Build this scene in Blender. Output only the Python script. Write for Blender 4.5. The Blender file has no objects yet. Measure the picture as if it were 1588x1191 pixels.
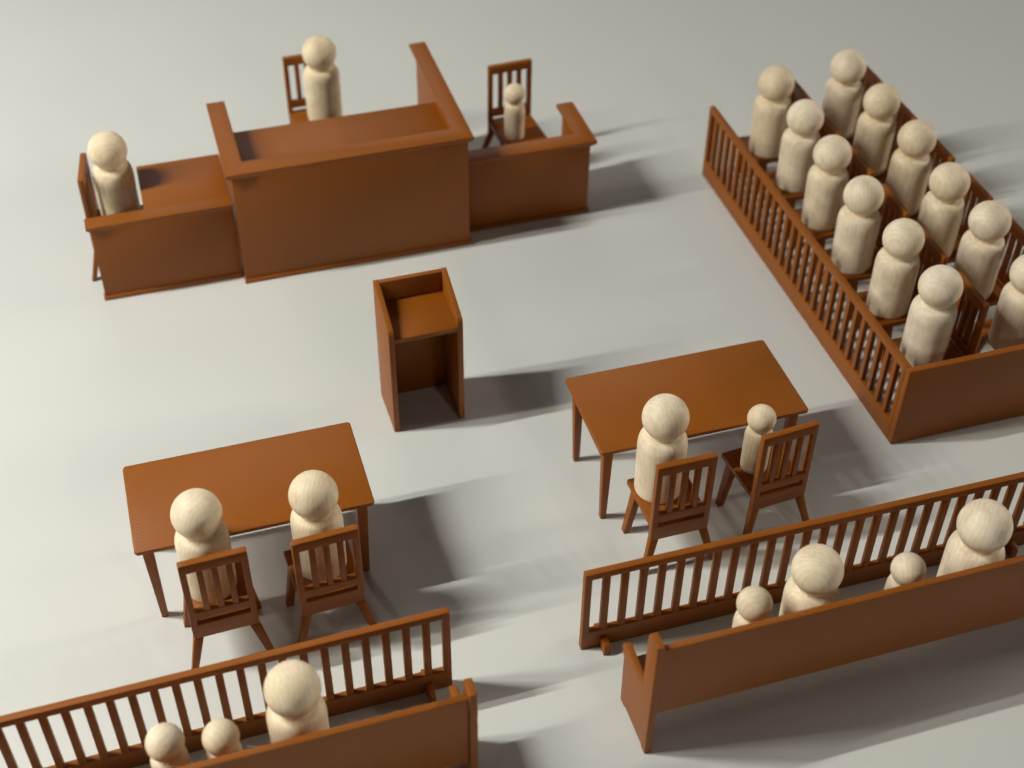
import bpy, bmesh, math, random
from mathutils import Vector, Matrix
random.seed(7)
S = 0.01                       # everything below is measured in centimetres
C = bpy.context.scene.collection
scene = bpy.context.scene

# ------------------------------------------------------------------ camera
PITCH, ROLL, YAW = 0.7455995737501925, 0.0116, -0.3029
cam_d = bpy.data.cameras.new('camera'); cam = bpy.data.objects.new('camera', cam_d); C.objects.link(cam)
Rz = Matrix.Rotation(YAW, 3, 'Z')
F = Vector((0, math.cos(PITCH), -math.sin(PITCH))); R = Vector((1, 0, 0)); U = R.cross(F)
R2 = R*math.cos(ROLL) + U*math.sin(ROLL); U2 = -R*math.sin(ROLL) + U*math.cos(ROLL)
rot = Rz @ Matrix((R2, U2, -F)).transposed()
cam.matrix_world = Matrix.Translation((0, 0, 55*S)) @ rot.to_4x4()
cam_d.sensor_width = 36; cam_d.lens = 2178.5/1588*36
cam_d.clip_start = 0.02; cam_d.clip_end = 50
cam_d.dof.use_dof = True; cam_d.dof.focus_distance = 0.685; cam_d.dof.aperture_fstop = 8.0
cam_d.dof.aperture_blades = 0
scene.camera = cam

# ------------------------------------------------------------------ light
world = bpy.data.worlds.new('World'); scene.world = world; world.use_nodes = True
wt = world.node_tree; bg = wt.nodes['Background']
# the room around: dim, with a glow added far left for desktop sheen
_g = wt.nodes.new('ShaderNodeTexCoord'); _d = wt.nodes.new('ShaderNodeVectorMath'); _d.operation = 'DOT_PRODUCT'
wt.links.new(_g.outputs['Generated'], _d.inputs[0]); _d.inputs[1].default_value = (.03, .84, .542)
_m = wt.nodes.new('ShaderNodeMath'); _m.operation = 'MAXIMUM'; wt.links.new(_d.outputs['Value'], _m.inputs[0]); _m.inputs[1].default_value = 0
_p = wt.nodes.new('ShaderNodeMath'); _p.operation = 'POWER'; wt.links.new(_m.outputs[0], _p.inputs[0]); _p.inputs[1].default_value = 48
_q = wt.nodes.new('ShaderNodeMath'); _q.operation = 'MULTIPLY_ADD'; wt.links.new(_p.outputs[0], _q.inputs[0])
_q.inputs[1].default_value = 2.5; _q.inputs[2].default_value = .03
bg.inputs[0].default_value = (0.95, 0.94, 0.93, 1); wt.links.new(_q.outputs[0], bg.inputs[1])

def lamp(name, loc, watts, radius, col):
    d = bpy.data.lights.new(name, 'POINT'); d.energy = watts; d.shadow_soft_size = radius*S; d.color = col
    o = bpy.data.objects.new(name, d); C.objects.link(o); o.location = Vector(loc)*S
    return o
WARM = (1.0, 0.955, 0.83)
def strip(name, a, b, width, watts, col, aim):
    """a straight strip lamp from a to b, thin across, shining towards aim"""
    a = Vector(a)*S; b = Vector(b)*S; c = (a+b)/2; x = (b-a).normalized()
    z = (c - Vector(aim)*S); z = (z - x*z.dot(x)).normalized(); y = z.cross(x)
    d = bpy.data.lights.new(name, 'AREA'); d.shape = 'RECTANGLE'; d.size = (b-a).length; d.size_y = width*S
    d.energy = watts; d.color = col
    o = bpy.data.objects.new(name, d); C.objects.link(o)
    o.matrix_world = Matrix.Translation(c) @ Matrix((x, y, z)).transposed().to_4x4()
    return o
strip('strip_lamp', (-98, 71, 116), (-60, 71, 116), 1.6, 18.2, (1.0, 0.985, 0.92), (10, 45, 0))
strip('strip_lamp', (-205, 63.5, 122), (-99, 63.5, 116), 1.6, 26.0, WARM, (10, 45, 0))
lamp('ceiling_lamp', (-162, 60, 134), 6.0, 1.6, WARM)
lamp('ceiling_lamp', (50, -95, 98), 6.0, 1.2, (1.0, 0.90, 0.76))
strip('strip_lamp', (366, 10, 98), (366, 110, 98), 2.0, 50.0, (1.0, 0.90, 0.76), (20, 60, 0))

scene.view_settings.view_transform = 'Standard'
try: scene.view_settings.look = 'None'
except Exception: pass
scene.view_settings.exposure = 0.0; scene.view_settings.gamma = 1.0
scene.view_settings.use_curve_mapping = False
scene.cycles.use_denoising = True
scene.cycles.max_bounces = 8

# ------------------------------------------------------------------ materials
def nt(name):
    m = bpy.data.materials.new(name); m.use_nodes = True
    t = m.node_tree; b = t.nodes['Principled BSDF']
    return m, t, b
def N(t, typ, **kw):
    n = t.nodes.new(typ)
    for k, v in kw.items():
        if k in n.inputs: n.inputs[k].default_value = v
        else: setattr(n, k, v)
    return n
def L(t, a, b): t.links.new(a, b)
def math_node(t, op, a=None, b=None):
    n = t.nodes.new('ShaderNodeMath'); n.operation = op
    for i, v in enumerate((a, b)):
        if v is None: continue
        if isinstance(v, (int, float)): n.inputs[i].default_value = v
        else: L(t, v, n.inputs[i])
    return n.outputs[0]

def plastic(name, hatch=False, base=(0.262, 0.074, 0.0025)):
    """brown printed plastic: matt-satin, fine layer lines, slight tone drift"""
    m, t, b = nt(name)
    tc = N(t, 'ShaderNodeTexCoord'); oi = N(t, 'ShaderNodeObjectInfo')
    add = N(t, 'ShaderNodeVectorMath', operation='ADD'); L(t, tc.outputs['Object'], add.inputs[0])
    L(t, oi.outputs['Location'], add.inputs[1])
    n1 = N(t, 'ShaderNodeTexNoise'); n1.inputs['Scale'].default_value = 55; n1.inputs['Detail'].default_value = 3
    L(t, add.outputs[0], n1.inputs['Vector'])
    n2 = N(t, 'ShaderNodeTexNoise'); n2.inputs['Scale'].default_value = 900; n2.inputs['Detail'].default_value = 2
    L(t, add.outputs[0], n2.inputs['Vector'])
    mix = N(t, 'ShaderNodeMix', data_type='RGBA'); L(t, n1.outputs[0], mix.inputs[0])
    mix.inputs[6].default_value = (base[0]*.95, base[1]*.94, base[2]*.92, 1)
    mix.inputs[7].default_value = (base[0]*1.05, base[1]*1.06, base[2]*1.08, 1)
    L(t, mix.outputs[2], b.inputs['Base Color'])
    rr = N(t, 'ShaderNodeMapRange'); L(t, n2.outputs[0], rr.inputs[0])
    rr.inputs[3].default_value = .42; rr.inputs[4].default_value = .56
    L(t, rr.outputs[0], b.inputs['Roughness'])
    b.inputs['Specular IOR Level'].default_value = .38
    sep = N(t, 'ShaderNodeSeparateXYZ'); L(t, tc.outputs['Object'], sep.inputs[0])
    # layer lines, one every 0.2 mm of height
    lay = math_node(t, 'SINE', math_node(t, 'MULTIPLY', sep.outputs[2], 2*math.pi/0.00035))
    h = math_node(t, 'ADD', math_node(t, 'MULTIPLY', lay, .35), math_node(t, 'MULTIPLY', n2.outputs[0], .9))
    if hatch:
        # diagonal extrusion lines on the top skin, turned the other way near the border
        diag = math_node(t, 'SINE', math_node(t, 'MULTIPLY', math_node(t, 'ADD', sep.outputs[0], sep.outputs[1]), 2*math.pi/0.0010))
        h = math_node(t, 'ADD', h, math_node(t, 'MULTIPLY', diag, .35))
        ax = math_node(t, 'ABSOLUTE', sep.outputs[0]); ay = math_node(t, 'ABSOLUTE', sep.outputs[1])
        ex = math_node(t, 'SUBTRACT', TW*S/2, ax); ey = math_node(t, 'SUBTRACT', TD*S/2, ay)
        e = math_node(t, 'MINIMUM', ex, ey)
        band = math_node(t, 'MULTIPLY', math_node(t, 'GREATER_THAN', e, .0022), math_node(t, 'LESS_THAN', e, .0042))
        tick = math_node(t, 'SINE', math_node(t, 'MULTIPLY', math_node(t, 'ADD', sep.outputs[0], math_node(t, 'MULTIPLY', sep.outputs[1], 1.0)), 2*math.pi/0.0024))
        h = math_node(t, 'ADD', h, math_node(t, 'MULTIPLY', math_node(t, 'MULTIPLY', band, tick), 1.1))
    bp = N(t, 'ShaderNodeBump'); bp.inputs['Strength'].default_value = .35 if not hatch else .5
    bp.inputs['Distance'].default_value = .00004
    L(t, h, bp.inputs['Height']); L(t, bp.outputs[0], b.inputs['Normal'])
    return m

def wood(name, a, c):
    m, t, b = nt(name)
    tc = N(t, 'ShaderNodeTexCoord'); oi = N(t, 'ShaderNodeObjectInfo')
    # random turn of the grain for every doll
    ang = math_node(t, 'MULTIPLY', oi.outputs['Random'], 6.283)
    vr = N(t, 'ShaderNodeVectorRotate', rotation_type='Z_AXIS'); L(t, tc.outputs['Object'], vr.inputs['Vector']); L(t, ang, vr.inputs['Angle'])
    off = N(t, 'ShaderNodeCombineXYZ'); L(t, math_node(t, 'MULTIPLY', oi.outputs['Random'], .37), off.inputs[0])
    L(t, math_node(t, 'MULTIPLY', oi.outputs['Random'], .91), off.inputs[2])
    add = N(t, 'ShaderNodeVectorMath', operation='ADD'); L(t, vr.outputs[0], add.inputs[0]); L(t, off.outputs[0], add.inputs[1])
    mp = N(t, 'ShaderNodeMapping'); mp.inputs['Scale'].default_value = (1, 1, .13); L(t, add.outputs[0], mp.inputs[0])
    mp.inputs['Rotation'].default_value = (.10, .06, 0)
    big = N(t, 'ShaderNodeTexNoise'); big.inputs['Scale'].default_value = 60; big.inputs['Detail'].default_value = 3
    L(t, mp.outputs[0], big.inputs['Vector'])
    # growth rings: bands of a distorted field, elongated up the turned axis
    wv = N(t, 'ShaderNodeTexWave', wave_type='BANDS', bands_direction='X'); wv.inputs['Scale'].default_value = 150
    wv.inputs['Distortion'].default_value = 9; wv.inputs['Detail'].default_value = 3; wv.inputs['Detail Scale'].default_value = .9
    L(t, mp.outputs[0], wv.inputs['Vector'])
    fib = N(t, 'ShaderNodeTexNoise'); fib.inputs['Scale'].default_value = 900; fib.inputs['Detail'].default_value = 4
    mp2 = N(t, 'ShaderNodeMapping'); mp2.inputs['Scale'].default_value = (1, 1, .09); L(t, add.outputs[0], mp2.inputs[0])
    L(t, mp2.outputs[0], fib.inputs['Vector'])
    blot = N(t, 'ShaderNodeTexNoise'); blot.inputs['Scale'].default_value = 130; blot.inputs['Detail'].default_value = 4
    L(t, add.outputs[0], blot.inputs['Vector'])
    f = math_node(t, 'ADD', math_node(t, 'MULTIPLY', wv.outputs[0], .09), math_node(t, 'MULTIPLY', big.outputs[0], .40))
    f = math_node(t, 'ADD', f, math_node(t, 'MULTIPLY', fib.outputs[0], .30))
    f = math_node(t, 'ADD', f, math_node(t, 'MULTIPLY', blot.outputs[0], .62))
    mr = N(t, 'ShaderNodeMapRange'); L(t, f, mr.inputs[0]); mr.inputs[1].default_value = .46; mr.inputs[2].default_value = .98
    mix = N(t, 'ShaderNodeMix', data_type='RGBA'); L(t, mr.outputs[0], mix.inputs[0])
    mix.inputs[6].default_value = (*c, 1); mix.inputs[7].default_value = (*a, 1)
    hsv = N(t, 'ShaderNodeHueSaturation'); L(t, mix.outputs[2], hsv.inputs['Color'])
    v = math_node(t, 'ADD', math_node(t, 'MULTIPLY', oi.outputs['Random'], .10), .95); L(t, v, hsv.inputs['Value'])
    s = math_node(t, 'ADD', math_node(t, 'MULTIPLY', oi.outputs['Random'], -.25), 1.1); L(t, s, hsv.inputs['Saturation'])
    L(t, hsv.outputs[0], b.inputs['Base Color'])
    b.inputs['Roughness'].default_value = .52; b.inputs['Specular IOR Level'].default_value = .35
    b.inputs['Subsurface Weight'].default_value = .08; b.inputs['Subsurface Radius'].default_value = (.0015, .0008, .0004)
    bp = N(t, 'ShaderNodeBump'); bp.inputs['Strength'].default_value = .25; bp.inputs['Distance'].default_value = .0001
    L(t, f, bp.inputs['Height']); L(t, bp.outputs[0], b.inputs['Normal'])
    return m

def paper(name):
    m, t, b = nt(name)
    tc = N(t, 'ShaderNodeTexCoord')
    n1 = N(t, 'ShaderNodeTexNoise'); n1.inputs['Scale'].default_value = 9; n1.inputs['Detail'].default_value = 3
    n2 = N(t, 'ShaderNodeTexNoise'); n2.inputs['Scale'].default_value = 1100; n2.inputs['Detail'].default_value = 4
    L(t, tc.outputs['Object'], n1.inputs['Vector']); L(t, tc.outputs['Object'], n2.inputs['Vector'])
    f = math_node(t, 'ADD', math_node(t, 'MULTIPLY', n1.outputs[0], .6), math_node(t, 'MULTIPLY', n2.outputs[0], .4))
    mix = N(t, 'ShaderNodeMix', data_type='RGBA'); L(t, f, mix.inputs[0])
    mix.inputs[6].default_value = (.58, .592, .57, 1); mix.inputs[7].default_value = (.64, .652, .628, 1)
    # a few specks of dust
    vo = N(t, 'ShaderNodeTexVoronoi'); vo.inputs['Scale'].default_value = 14; L(t, tc.outputs['Object'], vo.inputs['Vector'])
    sp = math_node(t, 'LESS_THAN', vo.outputs['Distance'], .006)
    sp = math_node(t, 'MULTIPLY', sp, .5)
    m2 = N(t, 'ShaderNodeMix', data_type='RGBA'); L(t, sp, m2.inputs[0]); L(t, mix.outputs[2], m2.inputs[6]); m2.inputs[7].default_value = (.12, .10, .08, 1)
    L(t, m2.outputs[2], b.inputs['Base Color'])
    b.inputs['Roughness'].default_value = .62; b.inputs['Specular IOR Level'].default_value = .22
    bp = N(t, 'ShaderNodeBump'); bp.inputs['Strength'].default_value = .22; bp.inputs['Distance'].default_value = .00012
    L(t, n2.outputs[0], bp.inputs['Height']); L(t, bp.outputs[0], b.inputs['Normal'])
    return m

TW, TD, TH = 11.27, 5.75, 5.56
M_BROWN = plastic('brown_plastic')
M_TABLE = plastic('brown_plastic_table_top', hatch=True)
M_WOOD = wood('birch_wood', (.97, .865, .665), (.66, .52, .335))
M_PAPER = paper('white_board')

# ------------------------------------------------------------------ mesh helpers
def obj(name, bm, mat, parent=None, bevel=.035, smooth=True, seg=2):
    if bevel:
        bmesh.ops.recalc_face_normals(bm, faces=bm.faces)
        es = [e for e in bm.edges if len(e.link_faces) == 2 and e.calc_face_angle(0) > .5]
        bmesh.ops.bevel(bm, geom=es, offset=bevel, segments=seg, profile=.5, affect='EDGES', clamp_overlap=True)
    bmesh.ops.recalc_face_normals(bm, faces=bm.faces)
    me = bpy.data.meshes.new(name); bm.transform(Matrix.Scale(S, 4)); bm.to_mesh(me); bm.free()
    if smooth:
        for p in me.polygons: p.use_smooth = True
        try: me.set_sharp_from_angle(angle=math.radians(40))
        except Exception: pass
    me.materials.append(mat)
    o = bpy.data.objects.new(name, me); C.objects.link(o)
    if parent: o.parent = parent
    return o
def box(bm, x0, x1, y0, y1, z0, z1):
    vs = [bm.verts.new((x, y, z)) for x in (x0, x1) for y in (y0, y1) for z in (z0, z1)]
    for f in ((0,1,3,2), (4,6,7,5), (0,4,5,1), (2,3,7,6), (0,2,6,4), (1,5,7,3)): bm.faces.new([vs[i] for i in f])
def boxbm(*a):
    bm = bmesh.new(); box(bm, *a); return bm
def taper(bm, top, bot):
    """top/bot = (x0,x1,y0,y1,z)"""
    v = []
    for (x0, x1, y0, y1, z) in (bot, top): v.append([bm.verts.new(p) for p in ((x0,y0,z), (x1,y0,z), (x1,y1,z), (x0,y1,z))])
    bm.faces.new(v[0][::-1]); bm.faces.new(v[1])
    for i in range(4): bm.faces.new((v[0][i], v[0][(i+1)%4], v[1][(i+1)%4], v[1][i]))
def prism(pts, axis, a0, a1):
    """extrude a 2-D outline; axis 'x': pts are (y,z); axis 'y': pts are (x,z); axis 'z': (x,y)"""
    bm = bmesh.new()
    def p3(p, a): return {'x': (a, p[0], p[1]), 'y': (p[0], a, p[1]), 'z': (p[0], p[1], a)}[axis]
    A = [bm.verts.new(p3(p, a0)) for p in pts]; B = [bm.verts.new(p3(p, a1)) for p in pts]
    bm.faces.new(A); bm.faces.new(B[::-1]); n = len(pts)
    for i in range(n): bm.faces.new((A[i], A[(i+1)%n], B[(i+1)%n], B[i]))
    return bm
def cells(xs, zs, filled, y0, y1):
    """flat panel with rectangular openings, one clean closed mesh"""
    bm = bmesh.new(); V = {}
    def v(i, j, k):
        if (i, j, k) not in V: V[(i, j, k)] = bm.verts.new((xs[i], (y0, y1)[k], zs[j]))
        return V[(i, j, k)]
    nx, nz = len(xs)-1, len(zs)-1
    ok = lambda i, j: 0 <= i < nx and 0 <= j < nz and filled(i, j)
    for i in range(nx):
        for j in range(nz):
            if not ok(i, j): continue
            bm.faces.new((v(i,j,0), v(i+1,j,0), v(i+1,j+1,0), v(i,j+1,0)))
            bm.faces.new((v(i,j,1), v(i,j+1,1), v(i+1,j+1,1), v(i+1,j,1)))
            if not ok(i-1, j): bm.faces.new((v(i,j,0), v(i,j+1,0), v(i,j+1,1), v(i,j,1)))
            if not ok(i+1, j): bm.faces.new((v(i+1,j,0), v(i+1,j,1), v(i+1,j+1,1), v(i+1,j+1,0)))
            if not ok(i, j-1): bm.faces.new((v(i,j,0), v(i,j,1), v(i+1,j,1), v(i+1,j,0)))
            if not ok(i, j+1): bm.faces.new((v(i,j+1,0), v(i+1,j+1,0), v(i+1,j+1,1), v(i,j+1,1)))
    return bm
def lathe(prof, seg=48):
    bm = bmesh.new(); rings = []
    for r, z in prof:
        if r < 1e-6: rings.append([bm.verts.new((0, 0, z))])
        else: rings.append([bm.verts.new((r*math.cos(a), r*math.sin(a), z)) for a in [2*math.pi*i/seg for i in range(seg)]])
    for a, b in zip(rings, rings[1:]):
        for i in range(seg):
            j = (i+1) % seg
            if len(a) == 1: bm.faces.new((a[0], b[i], b[j]))
            elif len(b) == 1: bm.faces.new((a[i], a[j], b[0]))
            else: bm.faces.new((a[i], a[j], b[j], b[i]))
    return bm
def tag(o, label, cat, group=None):
    o['label'] = label; o['category'] = cat
    if group: o['group'] = group
    return o
def thing(name, label, cat, loc=(0,0,0), rz=0, group=None):
    o = bpy.data.objects.new(name, None); C.objects.link(o); o.empty_display_size = .01
    o.location = Vector(loc)*S; o.rotation_euler = (0, 0, rz)
    return tag(o, label, cat, group)
def copy_tree(o, parent=None):
    c = o.copy(); C.objects.link(c)
    if parent: c.parent = parent
    for ch in list(o.children): copy_tree(ch, c)
    return c

# ------------------------------------------------------------------ setting
bm = bmesh.new(); box(bm, -260, 320, -160, 420, -2, 0)
g = obj('ground', bm, M_PAPER, None, bevel=0, smooth=False); g['kind'] = 'structure'

# ------------------------------------------------------------------ chairs
def make_chair():
    """origin on the ground under the seat centre, sitter faces +y"""
    t = thing('toy_chair', 'chair', 'toy chair')
    hw, yb, yf, th = 1.54, -1.42, 1.56, .36
    zt = 7.18
    # backrest: posts, top rail, cross rail over a slot, apron
    xs = [-hw, -hw+.31, hw-.31, hw]; zs = [2.02, 3.0, 3.32, 3.84, 6.58, zt]
    hole = {(1, 1), (1, 3)}
    bk = obj('backrest', cells(xs, zs, lambda i, j: (i, j) not in hole, yb-.0, yb+th), M_BROWN, t, bevel=.06)
    for k in range(3):
        cx = (k-1)*.655
        sl = obj('slat', boxbm(cx-.145, cx+.145, yb+.03, yb+th-.03, 3.80, 6.62), M_BROWN, bk, bevel=.04)
    # seat, a little wider at the front
    pts = [(-1.50, yb+th+.003), (1.50, yb+th+.003), (1.56, yf+.48), (-1.56, yf+.48)]
    obj('seat', prism(pts, 'z', 2.68, 3.03), M_BROWN, t, bevel=.06)
    for s in (-1, 1):
        b = bmesh.new()   # rear leg, splayed sideways and back
        X = lambda a, c: (min(s*a, s*c), max(s*a, s*c))
        taper(b, (*X(hw-.46, hw), yb+.002, yb+th-.002, 2.02), (*X(hw+.16, hw+.46), yb-.46, yb-.16, 0))
        obj('leg', b, M_BROWN, t, bevel=.04)
        b = bmesh.new()
        taper(b, (*X(1.02, 1.47), yf-.50, yf+.05, 2.68), (*X(1.56, 1.90), yf-.52, yf-.14, 0))
        obj('leg', b, M_BROWN, t, bevel=.04)
    obj('seat_apron', boxbm(-1.02, 1.02, yf-.40, yf-.12, 2.25, 2.68), M_BROWN, t, bevel=.03)
    return t
chair0 = make_chair(); used = [False]
def chair(x, y, rz, label, group):
    o = chair0 if not used[0] else copy_tree(chair0)
    used[0] = True
    o.location = Vector((x, y, 0))*S; o.rotation_euler = (0, 0, rz)
    o['label'] = label; o['group'] = group
    return o
GT = 'chairs at the two tables'
chair(-.60, 43.66, .03, 'toy chair at the left end of the left table, backrest to the viewer', GT)
chair(4.40, 43.52, .05, 'toy chair at the right end of the left table, beside the podium side', GT)
chair(21.88, 43.22, 0, 'toy chair holding the large doll at the right table', GT)
chair(27.40, 43.72, .08, 'toy chair holding the small doll at the right table', GT)
GB = 'chairs behind the bench desks'
chair(11.62, 83.3, math.pi + .02, 'toy chair behind the tall central bench, half hidden by its doll', GB)
chair(24.55, 78.45, math.pi + .05, 'toy chair with the small doll behind the low bench on the right', GB)
chair(-2.52, 74.95, -math.pi/2 - .13, 'toy chair with the large doll at the leftmost desk', GB)

# ------------------------------------------------------------------ tables
def make_table():
    t = thing('toy_table', 'table', 'toy table')
    w, d = TW/2, TD/2
    c = .12
    pts = [(-w+c, -d), (w-c, -d), (w, -d+c), (w, d-c), (w-c, d), (-w+c, d), (-w, d-c), (-w, -d+c)]
    obj('tabletop', prism(pts, 'z', TH-.24, TH), M_TABLE, t, bevel=.06)
    for sx in (-1, 1):
        for sy in (-1, 1):
            b = bmesh.new()
            X = lambda a, c_: (min(sx*a, sx*c_), max(sx*a, sx*c_)); Y = lambda a, c_: (min(sy*a, sy*c_), max(sy*a, sy*c_))
            taper(b, (*X(w-.82, w-.30), *Y(d-.86, d-.36), TH-.24), (*X(w-.78, w-.46), *Y(d-.86, d-.56), 0))
            obj('leg', b, M_BROWN, t, bevel=.035)
    return t
tb = make_table(); tb.location = Vector((-3.946+TW/2, 45.03+TD/2, 0))*S
tb['label'] = 'brown rectangular toy table on the left with a faintly ridged top'; tb['group'] = 'toy tables'
t2 = copy_tree(tb); t2.location = Vector((18.717+TW/2, 44.985+TD/2, 0))*S; t2.rotation_euler = (0, 0, -.0043)
t2['label'] = 'brown rectangular toy table in the middle right with a smooth top'; t2['group'] = 'toy tables'
for ch in t2.children:
    if ch.name.startswith('tabletop'):
        ch.data = ch.data.copy(); ch.data.materials[0] = M_BROWN

# ------------------------------------------------------------------ podium
PX0, PY0, PW, PD = 10.36, 54.88, 4.05, 3.30
pod = thing('podium', 'open-backed brown podium standing alone on the white floor in the middle', 'podium', (PX0, PY0, 0), .006)
side = [(0, 0), (PD, 0), (PD, 8.27), (PD-.28, 8.24), (.12, 7.26), (0, 7.08)]
obj('side_panel', prism(side, 'x', 0, .31), M_BROWN, pod, bevel=.03)
obj('side_panel', prism(side, 'x', PW-.31, PW), M_BROWN, pod, bevel=.03)
obj('front_panel', boxbm(.312, PW-.312, PD-.30, PD-.004, 0, 8.25), M_BROWN, pod, bevel=.03)
obj('shelf', prism([(.02, 6.42), (.02, 6.68), (.12, 6.74), (PD-.302, 7.0), (PD-.302, 6.72)], 'x', .312, PW-.312), M_BROWN, pod, bevel=.02)

# ------------------------------------------------------------------ judge bench, clerk desk, witness stand
def u_cap(x0, x1, y0, dl, dr, z, wl, wr, wf, th=.26):
    """rim with open back: L or U shaped outline as one slab with a stepped underside"""
    pts = [(x0, y0), (x1, y0)]
    if dr: pts += [(x1, dr), (x1-wr, dr), (x1-wr, y0+wf)]
    else: pts += [(x1, y0+wf)]
    if dl: pts += [(x0+wl, y0+wf), (x0+wl, dl), (x0, dl)]
    else: pts += [(x0, y0+wf)]
    return prism(pts, 'z', z-th, z)
# judge bench
jx0, jx1, jy = 4.60, 19.03, 70.40
jb = thing('judge_bench', 'tall central brown bench with raised rim, two side wings and a sunken desktop', 'bench desk', ((jx0+jx1)/2, jy, 0))
J = Vector(((jx0+jx1)/2, jy, 0))
def jo(name, bm, **k):
    bm.transform(Matrix.Translation(-J)); return obj(name, bm, M_BROWN, jb, **k)
ZC = 8.22
jo('rim', u_cap(4.28, 19.34, 70.10, 78.45, 82.2, ZC, 1.14, 1.12, 1.32), bevel=.05)
jo('moulding', u_cap(4.42, 19.20, 70.24, 78.31, 82.06, ZC-.262, .86, .84, 1.04, th=.16), bevel=.05)
jo('front_panel', boxbm(jx0, jx1, jy, jy+.42, .30, ZC-.424), bevel=.02)
jo('side_panel', boxbm(jx0, jx0+.42, jy+.424, 78.2, 0, ZC-.424), bevel=.02)
jo('side_panel', boxbm(jx1-.42, jx1, jy+.424, 81.95, 0, ZC-.424), bevel=.02)
jo('plinth', boxbm(jx0-.10, jx1+.10, jy-.10, jy+.42, 0, .298), bevel=.04)
jo('desktop', boxbm(jx0+.424, jx1-.424, jy+.424, 77.25, 6.30, 6.60), bevel=.03)

# clerk desk
lx0, lx1, ly = -3.93, 4.48, 71.15
ld = thing('clerk_desk', 'low brown desk attached left of the tall bench, doll shadow across its top', 'desk', ((lx0+lx1)/2, ly, 0))
J2 = Vector(((lx0+lx1)/2, ly, 0))
def lo(name, bm, **k):
    bm.transform(Matrix.Translation(-J2)); return obj(name, bm, M_BROWN, ld, **k)
ZL = 5.62
lo('rim', boxbm(-4.16, lx1, 70.90, 71.98, ZL-.24, ZL), bevel=.05)
lo('moulding', boxbm(-4.04, lx1, 71.02, 71.80, ZL-.40, ZL-.242), bevel=.04)
lo('front_panel', boxbm(lx0, lx1, ly, ly+.40, .30, ZL-.402), bevel=.02)
lo('plinth', boxbm(lx0-.10, lx1, ly-.10, ly+.40, 0, .298), bevel=.04)
lo('desktop', boxbm(-.66, lx1, 71.983, 76.85, 5.22, 5.50), bevel=.06)

# witness stand
wx0, wx1, wy = 19.14, 27.48, 71.66
ws = thing('witness_stand', 'low brown stand right of the tall bench with one short side wing', 'bench desk', ((wx0+wx1)/2, wy, 0))
J3 = Vector(((wx0+wx1)/2, wy, 0))
def wo(name, bm, **k):
    bm.transform(Matrix.Translation(-J3)); return obj(name, bm, M_BROWN, ws, **k)
ZW = 5.62
wo('rim', u_cap(wx0, 27.84, 71.38, None, 76.35, ZW, 1, 1.15, 1.25), bevel=.05)
wo('moulding', u_cap(wx0, 27.70, 71.52, None, 76.22, ZW-.262, 1, .86, .98, th=.16), bevel=.04)
wo('front_panel', boxbm(wx0, wx1, wy, wy+.42, .30, ZW-.424), bevel=.02)
wo('side_panel', boxbm(wx1-.42, wx1, wy+.424, 76.1, 0, ZW-.424), bevel=.02)
wo('plinth', boxbm(wx0+.02, wx1+.10, wy-.10, wy+.42, 0, .298), bevel=.04)

# ------------------------------------------------------------------ railings
PIT = .928
def baluster_run(parent, length, h, th, postw=.36, zb=1.22, zt=.42, name_top='top_rail'):
    """railing along local +x from 0, thickness th in y, outer frame and separate balusters"""
    xs = [0, postw, length-postw, length]; zs = [0, zb, h-zt, h]
    obj('railing_frame', cells(xs, zs, lambda i, j: not (i == 1 and j == 1), 0, th), M_BROWN, parent, bevel=.05)
    n = int(round((length - postw)/PIT)) - 1
    p = (length - postw)/(n+1)
    first = None
    for k in range(n):
        cx = postw/2 + p*(k+1)
        if first is None:
            first = obj('baluster', boxbm(-.175, .175, .03, th-.03, zb-.03, h-zt+.03), M_BROWN, parent, bevel=.05); c = first
        else:
            c = first.copy(); C.objects.link(c); c.parent = parent
        c.location = (cx*S, 0, 0)
def foot(parent, x, th):
    pts = [(-.62, 0), (-.62, .40)] + [(-.62+.30*(1-math.cos(a)), .40+.30*math.sin(a)) for a in [math.pi/2*i/5 for i in range(1, 6)]]
    pts += [(-.005, .72), (-.005, 0)]
    obj('foot', prism(pts, 'x', x-.17, x+.17), M_BROWN, parent, bevel=.03)
    pts = [(th+.005 + (-.005-a), b) for a, b in pts]
    obj('foot', prism(pts, 'x', x-.17, x+.17), M_BROWN, parent, bevel=.03)
RL = 24.2
r1 = thing('courtroom_railing', 'long low slatted railing behind the right table, its left end in view', 'railing', (15.46, 37.93, 0), -.0081, 'low slatted railings')
baluster_run(r1, RL, 5.5, .36); foot(r1, 1.12, .36); foot(r1, RL-1.12, .36)
r2 = copy_tree(r1); r2.location = Vector((9.05-RL*math.cos(.012), 37.72-RL*math.sin(.012), 0))*S; r2.rotation_euler = (0, 0, .012)
r2['label'] = 'low slatted railing at the bottom left, behind the left table'

jr = thing('jury_box', 'slatted jury box railing with solid end panel, around two rows of seated dolls', 'railing', (36.41, 46.60, 0), math.pi/2 - .0046)
# local x runs away from the viewer (world +y), local y runs to world -x
baluster_run(jr, 27.0, 5.4, .36)
for o in jr.children:      # railing lies on the inner side of the corner
    o.location.y -= .36*S
obj('end_panel', boxbm(-.40, -.004, -11.5, 0, 0, 5.4), M_BROWN, jr, bevel=.05)

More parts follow.
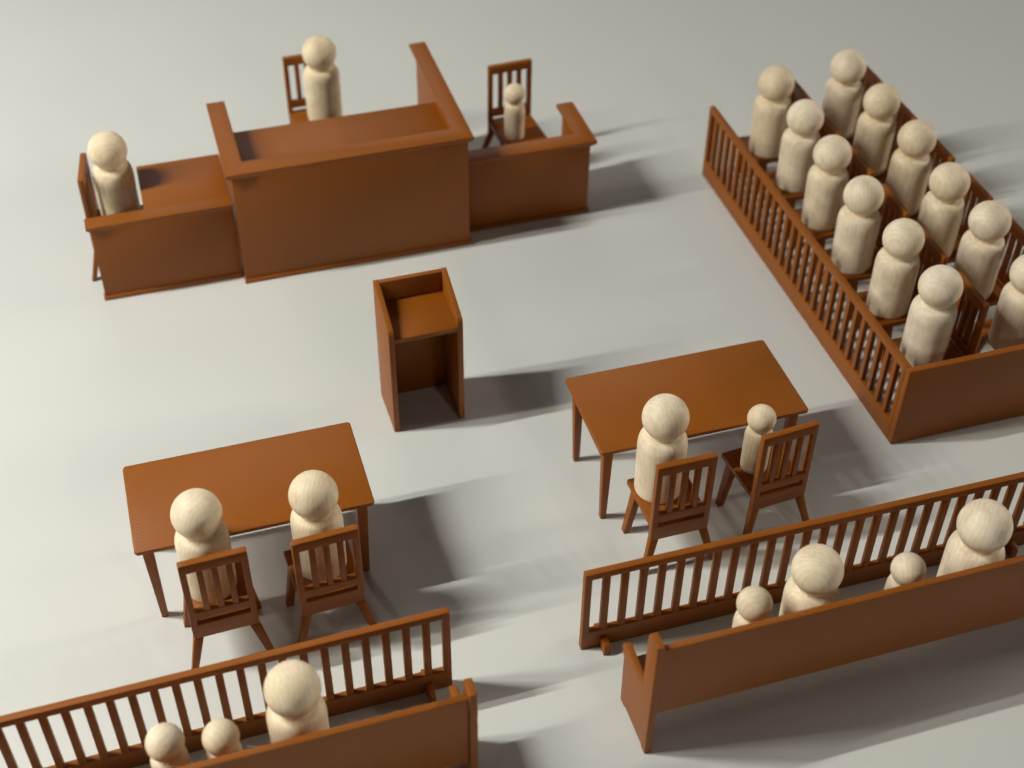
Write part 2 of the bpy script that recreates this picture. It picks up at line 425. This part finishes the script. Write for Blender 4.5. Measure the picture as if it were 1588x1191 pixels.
# ------------------------------------------------------------------ pews
def make_pew(length, pegend='left'):
    t = thing('pew', 'pew', 'pew')
    side = [(0, 0), (.42, 0), (.52, .13), (2.5, .13), (2.6, 0), (3.12, 0), (3.22, 3.1), (3.46, 3.50), (3.46, 3.76), (3.32, 3.90), (1.02, 3.86), (1.0, 7.45), (.88, 7.72), (0, 7.75)]
    obj('end_panel', prism(side, 'x', 0, .36), M_BROWN, t, bevel=.05)
    obj('end_panel', prism(side, 'x', length-.36, length), M_BROWN, t, bevel=.05)
    obj('backrest', prism([(.12, 2.80), (.42, 2.80), (.42, 7.40), (.10, 7.40)], 'x', .364, length-.364), M_BROWN, t, bevel=.05)
    obj('seat', boxbm(.364, length-.364, .424, 3.16, 2.72, 2.98), M_BROWN, t, bevel=.04)
    return t
PL = 24.0
p1 = make_pew(PL); p1.location = Vector((16.33, 31.71, 0))*S; p1.rotation_euler = (0, 0, .001)
p1['label'] = 'brown pew at the lower right holding four dolls, its left end panel in view'; p1['group'] = 'pews'
p2 = copy_tree(p1); p2.location = Vector((8.63-PL*math.cos(.006), 31.72-PL*math.sin(.006), 0))*S; p2.rotation_euler = (0, 0, .006)
p2['label'] = 'brown pew cut off by the bottom left of the picture, three dolls on it'; p2['group'] = 'pews'

# ------------------------------------------------------------------ dolls
def peg_profile(total, hr, br, neck, zsh, nz):
    hc = total - hr; pr = [(0, 0), (br*.88, 0), (br*.955, .025), (br*.99, .09), (br, .2)]
    for i in range(1, 7): pr.append((br*(1+.03*i/6), .2 + (zsh-.2)*i/6))
    bs = br*1.03
    for i in range(1, 11):
        a = math.pi/2*i/10
        pr.append((neck + (bs-neck)*math.cos(a)**.72, zsh + (nz-zsh)*math.sin(a)**.90))
    th0 = math.asin(min(1, neck/hr)); zt = hc - hr*math.cos(th0)
    pr.append((neck*.985, (nz+zt)/2)); pr.append((neck, zt))
    for i in range(1, 25):
        a = th0 + (math.pi-th0)*i/24
        pr.append((hr*math.sin(a) if i < 24 else 0, hc - hr*math.cos(a)))
    return pr
big0 = obj('peg_doll', lathe(peg_profile(6.10, 1.15, 1.20, .77, 3.10, 3.88), 64), M_WOOD, None, bevel=0)
small0 = obj('peg_doll', lathe(peg_profile(4.05, .71, .68, .46, 2.10, 2.67), 56), M_WOOD, None, bevel=0)
first = {'big': True, 'small': True}
def doll(kind, x, y, z, label, group, scale=1.0, tilt=(0, 0)):
    src = big0 if kind == 'big' else small0
    if first[kind]: o = src; first[kind] = False
    else: o = src.copy(); C.objects.link(o)
    o.location = Vector((x, y, z))*S; o.scale = (scale,)*3
    o.rotation_euler = (tilt[0], tilt[1], random.uniform(0, 6))
    o['label'] = label; o['category'] = 'peg doll'; o['group'] = group
    return o
ZS = 3.035
G1 = 'peg dolls at the tables'
doll('big', -.84, 44.38, ZS, 'large pale wooden peg doll on the left chair of the left table', G1)
doll('big', 4.39, 44.12, ZS, 'large striped-grain wooden peg doll on the right chair of the left table', G1, .985)
doll('big', 21.60, 44.25, ZS, 'large wooden peg doll on the left chair of the right table', G1, 1.0)
doll('small', 26.87, 44.27, ZS, 'small wooden peg doll on the right chair of the right table', G1, 1.02)
G2 = 'peg dolls behind the bench desks'
doll('big', 12.36, 83.15, ZS, 'large wooden peg doll behind the tall central bench', G2, .99)
doll('big', -2.06, 75.2, ZS, 'large wooden peg doll at the leftmost desk, alone on the left', G2)
doll('small', 24.08, 77.2, ZS, 'smallest wooden peg doll, on the chair behind the low right bench', G2, .98)
G3 = 'peg dolls in the jury box'
row1 = [(39.82, 71.02), (39.84, 66.86), (39.68, 62.7), (39.48, 58.23), (39.64, 53.92), (39.38, 49.45)]
row2 = [(45.28, 71.7), (45.31, 67.23), (45.31, 62.68), (44.86, 58.02), (45.09, 53.9), (44.78, 49.08)]
ordn = ['farthest', 'second farthest', 'third farthest', 'third nearest', 'second nearest', 'nearest']
G4 = 'chairs in the jury box'
for r, (row, nm, cx) in enumerate(((row1, 'front', 40.5), (row2, 'back', 45.95))):
    for k, (x, y) in enumerate(row):
        doll('big', x, y, ZS, f'{ordn[k]} wooden peg doll in the {nm} row of the jury box', G3, random.uniform(.99, 1.02), (random.uniform(-.01, .01), random.uniform(-.01, .01)))
        chair(cx, 71.4-4.335*k+.0, math.pi/2, f'toy chair under the {ordn[k]} doll in the {nm} row of the jury box', G4)
G5 = 'peg dolls on the pews'
ZP = 2.985
doll('small', 21.62, 33.5, ZP, 'small wooden peg doll at the left end of the lower right pew', G5, 1.11)
doll('big', 24.50, 33.65, ZP, 'large wooden peg doll second from left on the lower right pew', G5, .98)
doll('small', 29.03, 33.38, ZP, 'small wooden peg doll between the two large dolls on the lower right pew', G5, 1.09)
doll('big', 32.61, 33.61, ZP, 'large swirly-grained wooden peg doll farthest right on the lower right pew', G5, 1.045)
doll('small', -3.68, 33.83, ZP, 'small wooden peg doll, leftmost on the bottom left pew', G5, 1.09)
doll('small', -1.53, 33.53, ZP, 'small wooden peg doll in the middle of the bottom left pew', G5, 1.05)
doll('big', 1.58, 33.95, ZP, 'large wooden peg doll on the bottom left pew, blurred in front', G5, 1.0)
